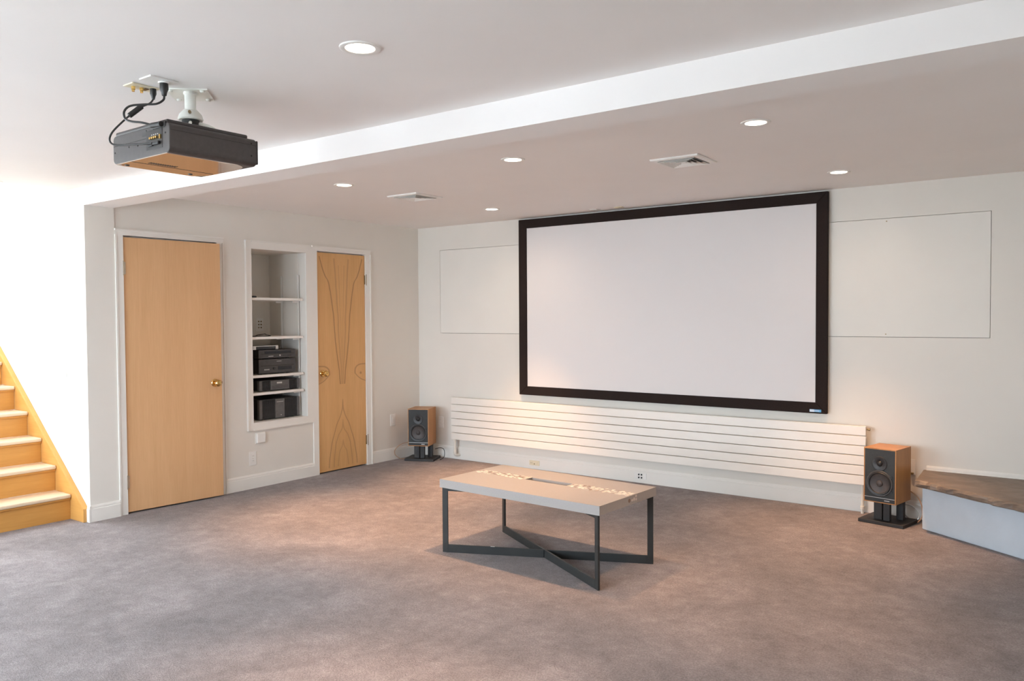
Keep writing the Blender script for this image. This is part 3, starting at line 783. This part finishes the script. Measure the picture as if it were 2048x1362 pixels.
m.build('return_pipe', 'pipewhite', rad, smooth=True)
m = MB().cyl((RX1-0.01, -0.06, 0.611), (RX1+0.012, -0.06, 0.611), 0.006, 12); m.cyl((RX1+0.012, -0.06, 0.611), (RX1+0.024, -0.06, 0.611), 0.009, 12)
m.build('bleed_valve', 'oldbrass', rad)

# ------------------------------------------------------------------ hearth
he = thing('hearth', 'low painted hearth with a thick brown slate slab at the right edge', 'hearth', (5.5, -0.4, 0))
dirv = (Vector((5.41, -0.695, 0))-Vector((4.809, -0.284, 0))).normalized()
far = Vector((4.809, -0.284, 0)) + dirv*1.85
MB().prism([(4.812, -0.001), (4.809, -0.284), (far.x, far.y), (far.x, -0.001)], 0.0, 0.302, onZ).build('plinth', 'hearthpaint', he, bevel=0.006)
# rough-edged slab
f0, f1 = Vector((4.784, -0.412)), Vector((5.415, -0.833))
dv = (f1-f0).normalized(); nv = Vector((-dv.y, dv.x)) * -1
pts = []
n = 46
L = (6.33-4.784)/dv.x
for k in range(n+1):
    t = L*k/n
    j = random.uniform(-0.010, 0.008) + 0.008*math.sin(t*7)
    pts.append(f0 + dv*t + nv*j*-1)
m = MB()
rows = []
for zz, off in ((0.302, 0.016), (0.312, 0.004), (0.330, 0.0), (0.342, 0.006), (0.350, 0.020)):
    row = []
    for p in pts:
        jj = random.uniform(-0.005, 0.005)
        q = p - nv*-1*0 + (Vector((dv.y, -dv.x))*-1)*(off+jj)
        row.append((q.x, q.y, zz + (random.uniform(-0.003, 0.003) if zz in (0.312, 0.33, 0.342) else 0)))
    rows.append(row)
N = n+1
vs = [v for r in rows for v in r]; fs = []
for i in range(len(rows)-1):
    for k in range(n): fs.append((i*N+k, i*N+k+1, (i+1)*N+k+1, (i+1)*N+k))
b = len(vs)
xe = rows[0][-1][0]
vs += [(4.772, -0.001, 0.302), (xe, -0.001, 0.302), (4.772, -0.001, 0.350), (xe, -0.001, 0.350)]
R4 = 4*N
fs.append(tuple(range(R4, R4+N)) + (b+3, b+2)); fs.append(tuple(reversed(range(0, N))) + (b, b+1))
fs.append((0, N, 2*N, 3*N, 4*N, b+2, b)); fs.append((N-1, b+1, b+3, R4+N-1, 3*N+N-1, 2*N+N-1, N+N-1)); fs.append((b, b+2, b+3, b+1))
m.add(vs, fs); m.build('slate_slab', 'slate', he)

# ------------------------------------------------------------------ coffee table
T0 = Vector((2.5226, -2.5312)); T1 = Vector((3.675, -2.5899)); T2 = Vector((3.6856, -1.9916))
TW, TD = 1.154, 0.599
ang = math.atan2(T1.y-T0.y, T1.x-T0.x)
tcn = (T0 + T2)/2
tb = thing('coffee_table', 'low grey coffee table with pearl inlay band on crossed black steel legs', 'table', (tcn.x, tcn.y, 0), ang)
TZ, TT = 0.4475, 0.050
SLX, SLY = 0.152, 0.033
sx, sy = -0.005, 0.045
top = holed(-TW/2, TW/2, -TD/2, TD/2, [(sx-SLX, sx+SLX, sy-SLY, sy+SLY)], TZ-TT, TZ, onZ).build('table_top', 'tabletop', tb, world=False, bevel=0.002)
bx(sx-SLX+0.0005, sx+SLX-0.0005, sy-SLY+0.0005, sy+SLY-0.0005, TZ-TT+0.001, TZ-TT+0.010).build('slot_tray', 'tabletop', top, world=False)
def ellipse(m, cx, cy, a, b, r, z, n=10):
    c, s = math.cos(r), math.sin(r)
    p = [(cx + a*math.cos(2*PI*k/n)*c - b*math.sin(2*PI*k/n)*s, cy + a*math.cos(2*PI*k/n)*s + b*math.sin(2*PI*k/n)*c) for k in range(n)]
    m.prism(p, z-0.001, z+0.0006, onZ)
ma, mb_ = MB(), MB()
for x0, x1 in ((-TW/2+0.025, sx-SLX-0.012), (sx+SLX+0.012, TW/2-0.012)):
    placed = []
    for _ in range(900):
        cx, cy = random.uniform(x0, x1), sy + random.uniform(-0.040, 0.040)
        if any(abs(cx-q[0]) < 0.022 and abs(cy-q[1]) < 0.0125 for q in placed): continue
        placed.append((cx, cy))
        ellipse(ma if random.random() < 0.70 else mb_, cx, cy, random.uniform(0.010, 0.015), random.uniform(0.0045, 0.0075), random.uniform(-0.5, 0.5)+random.choice((0, 0, PI/2.6)), TZ)
o = ma.build('pearl_inlay', 'shell', top, world=False); o['kind'] = 'stuff'
o = mb_.build('brown_inlay', 'shellbrown', top, world=False); o['kind'] = 'stuff'
for (yy, zz, r, mt) in ((0.000, 0.422, 0.011, 'shellbrown'), (0.030, 0.420, 0.007, 'shellpale'), (0.050, 0.422, 0.010, 'shellpale'), (0.072, 0.418, 0.008, 'shellpale'), (0.072, 0.436, 0.0075, 'shellpale')):
    MB().cyl((TW/2-0.001, yy, zz), (TW/2+0.0008, yy, zz), r, 16).build('end_inlay', mt, top, world=False)
# two flat-bar frames crossing on the diagonals
for sgn in (1, -1):
    hx, hy = TW/2-0.012, TD/2-0.012
    A = Vector((-hx, -hy*sgn)); B = Vector((hx, hy*sgn))
    e = (B-A).normalized(); Ld = (B-A).length
    nn = Vector((-e.y, e.x)); w = 0.006
    def bar(s0, s1, z0, z1, name):
        p = lambda s, k: (A + e*s + nn*k)
        poly = [p(s0, -w), p(s1, -w), p(s1, w), p(s0, w)]
        return MB().prism([(q.x, q.y) for q in poly], z0, z1, onZ).build(name, 'darkmetal', tb, world=False, bevel=0.001)
    bar(0, 0.034, 0, TZ-TT, 'leg'); bar(Ld-0.034, Ld, 0, TZ-TT, 'leg')
    if sgn == -1:
        bar(0.034, Ld-0.034, 0, 0.048, 'floor_bar'); bar(0.034, Ld-0.034, TZ-TT-0.022, TZ-TT, 'top_bar')
    else:
        mid = Ld/2
        for s0, s1 in ((0.034, mid-0.008), (mid+0.008, Ld-0.034)):
            bar(s0, s1, 0, 0.048, 'floor_bar'); bar(s0, s1, TZ-TT-0.022, TZ-TT, 'top_bar')
        MB().prism([tuple(A+e*0.30-nn*0.003), tuple(A+e*0.325-nn*0.003), tuple(A+e*0.325+nn*0.003), tuple(A+e*0.30+nn*0.003)], 0.048, 0.0495, onZ).build('paper_tag', 'plastic', tb, world=False)

# ------------------------------------------------------------------ loudspeakers and stands
SW, SD, SH = 0.215, 0.250, 0.370
def speaker(loc, rz, label, slabel, group):
    s = thing('bookshelf_speaker', label, 'loudspeaker', loc, rz, group)
    t = 0.015
    m = MB().box(-SW/2, SW/2, -SD/2, SD/2, SH-t, SH).box(-SW/2, SW/2, -SD/2, SD/2, 0, t)
    m.box(-SW/2, -SW/2+t, -SD/2, SD/2, t, SH-t).box(SW/2-t, SW/2, -SD/2, SD/2, t, SH-t).box(-SW/2+t, SW/2-t, SD/2-t, SD/2, t, SH-t)
    m.build('cabinet', 'teak', s, world=False)
    t = 0.007
    bf = bx(-SW/2+t, SW/2-t, -SD/2-0.001, -SD/2+0.012, t, SH-t).build('baffle', 'baffle', s, world=False)
    fy = -SD/2-0.001
    tw = MB().lathe((0, fy, 0.268), (0, -1, 0), [(0.050, 0), (0.050, 0.003), (0.047, 0.005), (0.024, 0.004), (0.018, 0.001)], 32, cap=False).build('tweeter_plate', 'equip', s, world=False, smooth=True)
    MB().lathe((0, fy-0.001, 0.268), (0, -1, 0), [(0.018, 0), (0.016, 0.005), (0.010, 0.009), (0, 0.011)], 24).build('tweeter_dome', 'rubber', tw, world=False, smooth=True)
    for a in (0.5, 2.6, 4.7):
        MB().cyl((0.040*math.cos(a), fy-0.004, 0.268+0.040*math.sin(a)), (0.040*math.cos(a), fy-0.0065, 0.268+0.040*math.sin(a)), 0.004, 10).build('screw', 'black', tw, world=False)
    wf_ = MB().lathe((0, fy, 0.133), (0, -1, 0), [(0.089, 0), (0.089, 0.004), (0.085, 0.007), (0.078, 0.006)], 40, cap=False).build('woofer_frame', 'equipgrey', s, world=False, smooth=True)
    MB().lathe((0, fy, 0.133), (0, -1, 0), [(0.078, 0.006), (0.074, 0.012), (0.068, 0.011), (0.065, 0.004)], 40, cap=False).build('surround', 'rubber', wf_, world=False, smooth=True)
    MB().lathe((0, fy, 0.133), (0, -1, 0), [(0.065, 0.004), (0.060, 0.0015), (0.020, 0.0006)], 40, cap=False).build('cone', 'cone', wf_, world=False, smooth=True)
    MB().lathe((0, fy, 0.133), (0, -1, 0), [(0.022, 0.0006), (0.019, 0.006), (0.010, 0.010), (0, 0.011)], 24).build('dust_cap', 'cone', wf_, world=False, smooth=True)
    for a in (0.6, 2.54, 3.75, 5.67):
        c = Vector((0.093*math.cos(a), fy, 0.133+0.088*math.sin(a)))
        MB().cyl(c, c+Vector((0, -0.005, 0)), 0.008, 12).build('clamp', 'black', wf_, world=False)
    bx(-SW/2+t, SW/2-t, fy-0.0015, fy, 0.0335, 0.0365).build('trim_strip', 'silver', s, world=False)
    bg_ = bx(0.030, 0.094, fy-0.0012, fy, 0.015, 0.025).build('badge', 'black', s, world=False)
    for k in range(5): bx(0.033+k*0.007, 0.038+k*0.007, fy-0.0018, fy-0.001, 0.017, 0.023).build('badge_letter', 'silver', bg_, world=False)
    for px_ in (-SW/2+0.016, SW/2-0.016):
        for pz in (0.20, 0.10 if px_ > 0 else 0.10):
            MB().cyl((px_, fy-0.003, pz), (px_, fy, pz), 0.005, 10).build('grille_peg', 'rubber', s, world=False)
    # stand
    st = thing('speaker_stand', slabel, 'speaker stand', (loc[0], loc[1], 0), rz, group+' stands')
    bx(-0.152, 0.152, -0.112, 0.135, 0, 0.024).build('base_plate', 'standblack', st, world=False, bevel=0.003)
    zt = loc[2]
    bx(-0.085, 0.098, -0.075, 0.085, zt-0.006, zt).build('top_plate', 'standblack', st, world=False)
    for (cx, cy, w, d) in ((-0.040, -0.040, 0.056, 0.030), (0.020, -0.046, 0.044, 0.030), (0.072, 0.050, 0.046, 0.040)):
        bx(cx-w/2, cx+w/2, cy-d/2, cy+d/2, 0.024, zt-0.006).build('column', 'standblack', st, world=False, bevel=0.002)
    return s
speaker((0.251, -0.235, 0.155), math.radians(24.7), 'teak bookshelf loudspeaker in the far corner by the narrow door', 'black three column stand under the corner loudspeaker', 'pair of teak loudspeakers')
speaker((4.582, -0.229, 0.155), math.radians(-11.1), 'teak bookshelf loudspeaker between radiator end and stone hearth', 'black three column stand beside the stone hearth', 'pair of teak loudspeakers')
m = MB().tube([(0.100, -0.150, 0.17), (0.080, -0.22, 0.165), (0.05, -0.33, 0.150), (0.024, -0.39, 0.10), (0.022, -0.39, 0.05), (0.05, -0.36, 0.012), (0.085, -0.335, 0.005), (0.100, -0.305, 0.006)], 0.0035)
tag(m.build('speaker_cable', 'copper', smooth=True), 'copper speaker cable looping left of the corner loudspeaker', 'cable')
m = MB().tube([(0.33, -0.13, 0.10), (0.37, -0.10, 0.112), (0.41, -0.09, 0.10), (0.43, -0.10, 0.06), (0.435, -0.12, 0.02), (0.42, -0.16, 0.004)], 0.0035)
tag(m.build('speaker_cable', 'rubber', smooth=True), 'dark cable looping right of the corner loudspeaker', 'cable')
m = MB().tube([(4.655, -0.10, 0.21), (4.71, -0.10, 0.205), (4.755, -0.11, 0.17), (4.78, -0.12, 0.12), (4.785, -0.13, 0.05), (4.76, -0.15, 0.006)], 0.004)
tag(m.build('speaker_cable', 'copper', smooth=True), 'copper cable arching from loudspeaker toward the hearth', 'cable')
m = MB().tube([(4.67, -0.09, 0.11), (4.72, -0.09, 0.10), (4.76, -0.10, 0.06), (4.755, -0.12, 0.02), (4.72, -0.085, 0.006), (4.67, -0.072, 0.03), (4.66, -0.07, 0.08), (4.65, -0.08, 0.145)], 0.0045)
tag(m.build('speaker_cable', 'silver', smooth=True), 'grey coiled cable behind the hearth side speaker stand', 'cable')
m = MB().tube([(4.475, -0.06, 0.16), (4.478, -0.06, 0.10), (4.50, -0.055, 0.05), (4.54, -0.05, 0.02), (4.59, -0.05, 0.006)], 0.0035)
tag(m.build('speaker_cable', 'copper', smooth=True), 'thin copper cable hanging left behind the hearth side loudspeaker', 'cable')

# ------------------------------------------------------------------ projector, its mount and cables
PX, PY, PZ, PW, PD, PH = 2.713, -4.301, 2.060, 0.42, 0.392, 0.128
pj = thing('projector', 'large dark grey video projector hanging upside down from the ceiling', 'projector', (PX, PY, PZ), math.radians(-0.6))
def rrect(x0, x1, z0, z1, r, n=5):
    out = []
    for cx, cz, a0 in ((x1-r, z0+r, -PI/2), (x1-r, z1-r, 0), (x0+r, z1-r, PI/2), (x0+r, z0+r, PI)):
        for k in range(n+1):
            a = a0 + PI/2*k/n; out.append((cx+r*math.cos(a), cz+r*math.sin(a)))
    return out
body = MB().prism(rrect(-PW/2, PW/2, 0.0, 0.112, 0.020), -PD/2, PD/2-0.01, onY).build('body', 'projector', pj, world=False, bevel=0.003)
bx(-PW/2+0.012, PW/2-0.022, -PD/2+0.004, PD/2-0.035, 0.1115, PH).build('top_cover', 'projector', pj, world=False, bevel=0.006)
bx(-PW/2+0.03, PW/2-0.0, PD/2-0.0105, PD/2-0.001, 0.008, 0.106).build('front_panel', 'projdark', pj, world=False, bevel=0.006)
ln = MB().lathe((-0.02, PD/2-0.002, 0.06), (0, 1, 0), [(0.048, 0), (0.048, 0.012), (0.042, 0.014), (0.040, 0.004)], 28, cap=False).build('lens_ring', 'projdark', pj, world=False, smooth=True)
MB().lathe((-0.02, PD/2-0.001, 0.06), (0, 1, 0), [(0.040, 0), (0.03, 0.004), (0, 0.006)], 24).build('lens_glass', 'display', ln, world=False, smooth=True)
# polished bottom panel with a curved front edge
poly = [(-PW/2+0.022, -PD/2+0.002), (PW/2-0.022, -PD/2+0.002)]
for k in range(9):
    a = k/8*PI/2
    poly.append((PW/2-0.022-0.12*(1-math.cos(a)), PD/2-0.085+0.065*math.sin(a)))
poly += [(-PW/2+0.08, PD/2-0.02), (-PW/2+0.022, PD/2-0.06)]
bp = MB().prism(poly, -0.003, 0.002, onZ).build('bottom_panel', 'mirror', pj, world=False)
bx(-0.075, -0.071, -PD/2+0.002, PD/2-0.03, -0.0036, -0.0025).build('panel_seam', 'shadowgap', bp, world=False)
for k in range(12): bx(-0.055+0.0, -0.030, -PD/2+0.06+k*0.010, -PD/2+0.065+k*0.010, -0.0036, -0.0025).build('vent_slot', 'shadowgap', bp, world=False)
for fx, fyy in ((-PW/2+0.05, -PD/2+0.03), (-PW/2+0.06, PD/2-0.09)):
    MB().lathe((fx, fyy, -0.002), (0, 0, -1), [(0.010, 0), (0.009, 0.003), (0.006, 0.004)], 20).build('foot', 'projdark', bp, world=False)
# rear face: connectors
ry = -PD/2
rc = bx(0.046, 0.162, ry-0.0015, ry+0.001, 0.022, 0.098).build('connector_panel', 'projdark', pj, world=False, bevel=0.001)
for k in range(4):
    MB().cyl((0.090+k*0.014, ry-0.012, 0.064), (0.090+k*0.014, ry-0.001, 0.064), 0.0048, 12).build('socket', 'gold', rc, world=False)
bx(0.150, 0.156, ry-0.008, ry-0.001, 0.056, 0.072).build('socket', 'gold', rc, world=False)
for k in range(4):
    bx(0.086+k*0.014, 0.092+k*0.014, ry-0.0022, ry-0.001, 0.076, 0.079).build('printed_mark', 'silver', rc, world=False)
bx(0.070, 0.100, ry-0.009, ry-0.001, 0.034, 0.044).build('socket', 'black', rc, world=False, bevel=0.002)
bx(0.108, 0.150, ry-0.013, ry-0.001, 0.036, 0.049).build('cable_plug', 'rubber', rc, world=False, bevel=0.003)
bx(0.094, 0.185, ry-0.004, ry+0.002, 0.098, 0.120).build('power_inlet', 'projdark', pj, world=False, bevel=0.003)
bx(0.018, 0.048, ry-0.001, ry+0.001, 0.082, 0.104).build('rating_sticker', 'equipgrey', pj, world=False)
for k in range(4): bx(0.0195, 0.0465, ry-0.0014, ry-0.0005, 0.085+k*0.005, 0.0868+k*0.005).build('sticker_line', 'projector', pj, world=False)
bx(-PW/2+0.004, 0.046, ry-0.0006, ry+0.001, 0.070, 0.0713).build('body_seam', 'shadowgap', pj, world=False)
bx(PW/2-0.001, PW/2+0.0004, -PD/2+0.004, PD/2-0.012, 0.084, 0.0852).build('body_seam', 'shadowgap', pj, world=False)
for (sx_, sz_) in ((-0.195, 0.045), (-0.085, 0.055), (-0.018, 0.052), (0.183, 0.075), (0.183, 0.114)):
    MB().cyl((sx_, ry-0.0012, sz_), (sx_, ry+0.001, sz_), 0.0034, 10).build('screw', 'shadowgap', pj, world=False)
for (yy, zz) in ((PD/2-0.035, 0.090), (PD/2-0.035, 0.040)):
    MB().cyl((PW/2-0.001, yy, zz), (PW/2+0.0012, yy, zz), 0.0034, 10).build('screw', 'shadowgap', pj, world=False)
# ceiling mount
mt_ = thing('projector_mount', 'white ceiling mount with short post holding the projector', 'mount', (2.745, -4.299, HC), 0)
plate_c = Vector((2.702, -4.277))
rotp = Matrix.Translation((plate_c.x, plate_c.y, HC)) @ Matrix.Rotation(math.radians(0), 4, 'Z')
m = MB().prism([(2.704, -4.392), (2.828, -4.277), (2.704, -4.162), (2.576, -4.262)], HC-0.005, HC, onZ).build('ceiling_flange', 'mount', mt_, bevel=0.001)
for (x, y) in ((2.708, -4.365), (2.800, -4.280), (2.706, -4.192), (2.610, -4.267)):
    MB().lathe((x, y, HC-0.005), (0, 0, -1), [(0.011, 0), (0.011, 0.002), (0.007, 0.007), (0, 0.008)], 14).build('bolt', 'mount', mt_, smooth=True)
MB().lathe((2.738, -4.296, HC-0.004), (0, 0, -1), [(0.026, 0), (0.0265, 0.010), (0.0225, 0.013), (0.022, 0.078)], 28).build('post', 'mount', mt_, smooth=True)
ft = MB().lathe((2.732, -4.292, 2.288), (0, 0, -1), [(0.024, 0), (0.030, 0.006), (0.044, 0.022), (0.050, 0.040), (0.046, 0.044)], 28).build('swivel_cup', 'mount', mt_, smooth=True)
bx(2.62, 2.845, -4.36, -4.225, 2.1895, 2.196).build('adapter_plate', 'mount', mt_, bevel=0.002)
for a in (0.3, 1.4, 2.5, 3.6, 4.7, 5.7):
    c = Vector((2.732, -4.292, 2.226)); d = Vector((math.cos(a), math.sin(a), 0))
    MB().tube([c+d*0.045, c+d*0.075+Vector((0, 0, -0.008)), c+d*0.105+Vector((0, 0, -0.022)), c+d*0.118+Vector((0, 0, -0.0285))], 0.0065, 8).build('arm', 'mount', mt_, smooth=True)
MB().cyl((2.782, -4.328, 2.266), (2.762, -4.313, 2.266), 0.006, 12).build('set_screw', 'oldbrass', ft)
MB().lathe((2.732, -4.292, 2.245), (0, 0, -1), [(0.034, 0), (0.034, 0.05)], 20).build('ball_joint', 'darkmetal', mt_, smooth=True)
# ceiling power plate and its plug-in cable
pp = thing('ceiling_outlet', 'white power outlet plate on the ceiling above the projector', 'outlet', (2.785, -4.46, HC))
bx(2.745, 2.828, -4.516, -4.400, HC-0.006, HC).build('cover_plate', 'plastic', pp, bevel=0.002)
MB().cyl((2.790, -4.440, HC-0.006), (2.790, -4.440, HC-0.011), 0.021, 24).build('socket', 'plastic', pp)
yp = thing('ceiling_jack_plate', 'cream jack plate with gold connectors on the ceiling above the projector', 'wall plate', (2.645, -4.45, HC))
bx(2.610, 2.682, -4.508, -4.392, HC-0.005, HC).build('cover_plate', 'cream', yp, bevel=0.002)
for (x, y) in ((2.640, -4.482), (2.648, -4.452)):
    MB().lathe((x, y, HC-0.005), (0, 0, -1), [(0.0075, 0), (0.0075, 0.012), (0.0055, 0.013), (0.0055, 0.020)], 14).build('jack', 'gold', yp)
bx(2.625, 2.655, -4.440, -4.425, HC-0.008, HC-0.004).build('socket', 'oldbrass', yp)
def ploc(x, y, z):
    return Matrix.Translation((PX, PY, PZ)) @ Matrix.Rotation(math.radians(-0.6), 4, 'Z') @ Vector((x, y, z))
pc = thing('power_cable', 'thick black power cable plugged into the white ceiling outlet', 'cable', (2.79, -4.44, HC-0.04))
MB().lathe((2.790, -4.440, HC-0.011), (0, 0, -1), [(0.016, 0), (0.0165, 0.022), (0.011, 0.034), (0.009, 0.046), (0.006, 0.048)], 18).build('plug', 'rubber', pc, smooth=True)
MB().tube([(2.790, -4.440, 2.302), (2.790, -4.444, 2.285), (2.775, -4.465, 2.268), (2.735, -4.495, 2.266), (2.700, -4.530, 2.258), (2.685, -4.545, 2.235), (2.700, -4.548, 2.205), (2.740, -4.545, 2.190), (2.785, -4.530, 2.182), ploc(0.115, -PD/2-0.012, 0.110)], 0.0042, 10).build('cord', 'rubber', pc, smooth=True)
MB().cyl(ploc(0.108, -PD/2-0.012, 0.110), ploc(0.175, -PD/2-0.012, 0.106), 0.010, 14).build('inlet_plug', 'rubber', pc)
vc = thing('video_cable', 'black video cable with ferrite bead running from jack plate to projector', 'cable', (2.665, -4.42, HC-0.03))
MB().lathe((2.668, -4.415, HC-0.005), (0, 0, -1), [(0.012, 0), (0.0125, 0.020), (0.008, 0.031), (0.0055, 0.042)], 16).build('plug', 'rubber', vc, smooth=True)
MB().tube([(2.668, -4.415, 2.315), (2.668, -4.430, 2.295), (2.664, -4.470, 2.270), (2.655, -4.500, 2.240), (2.640, -4.530, 2.205), (2.612, -4.555, 2.165), (2.600, -4.560, 2.135), (2.612, -4.550, 2.118), (2.660, -4.535, 2.112), (2.715, -4.530, 2.108), (2.775, -4.520, 2.104), ploc(0.109, -PD/2-0.012, 0.043)], 0.0036, 10).build('cord', 'rubber', vc, smooth=True)
MB().cyl((2.666, -4.462, 2.277), (2.652, -4.508, 2.232), 0.0105, 16).build('ferrite_bead', 'rubber', vc, bevel=0.003)
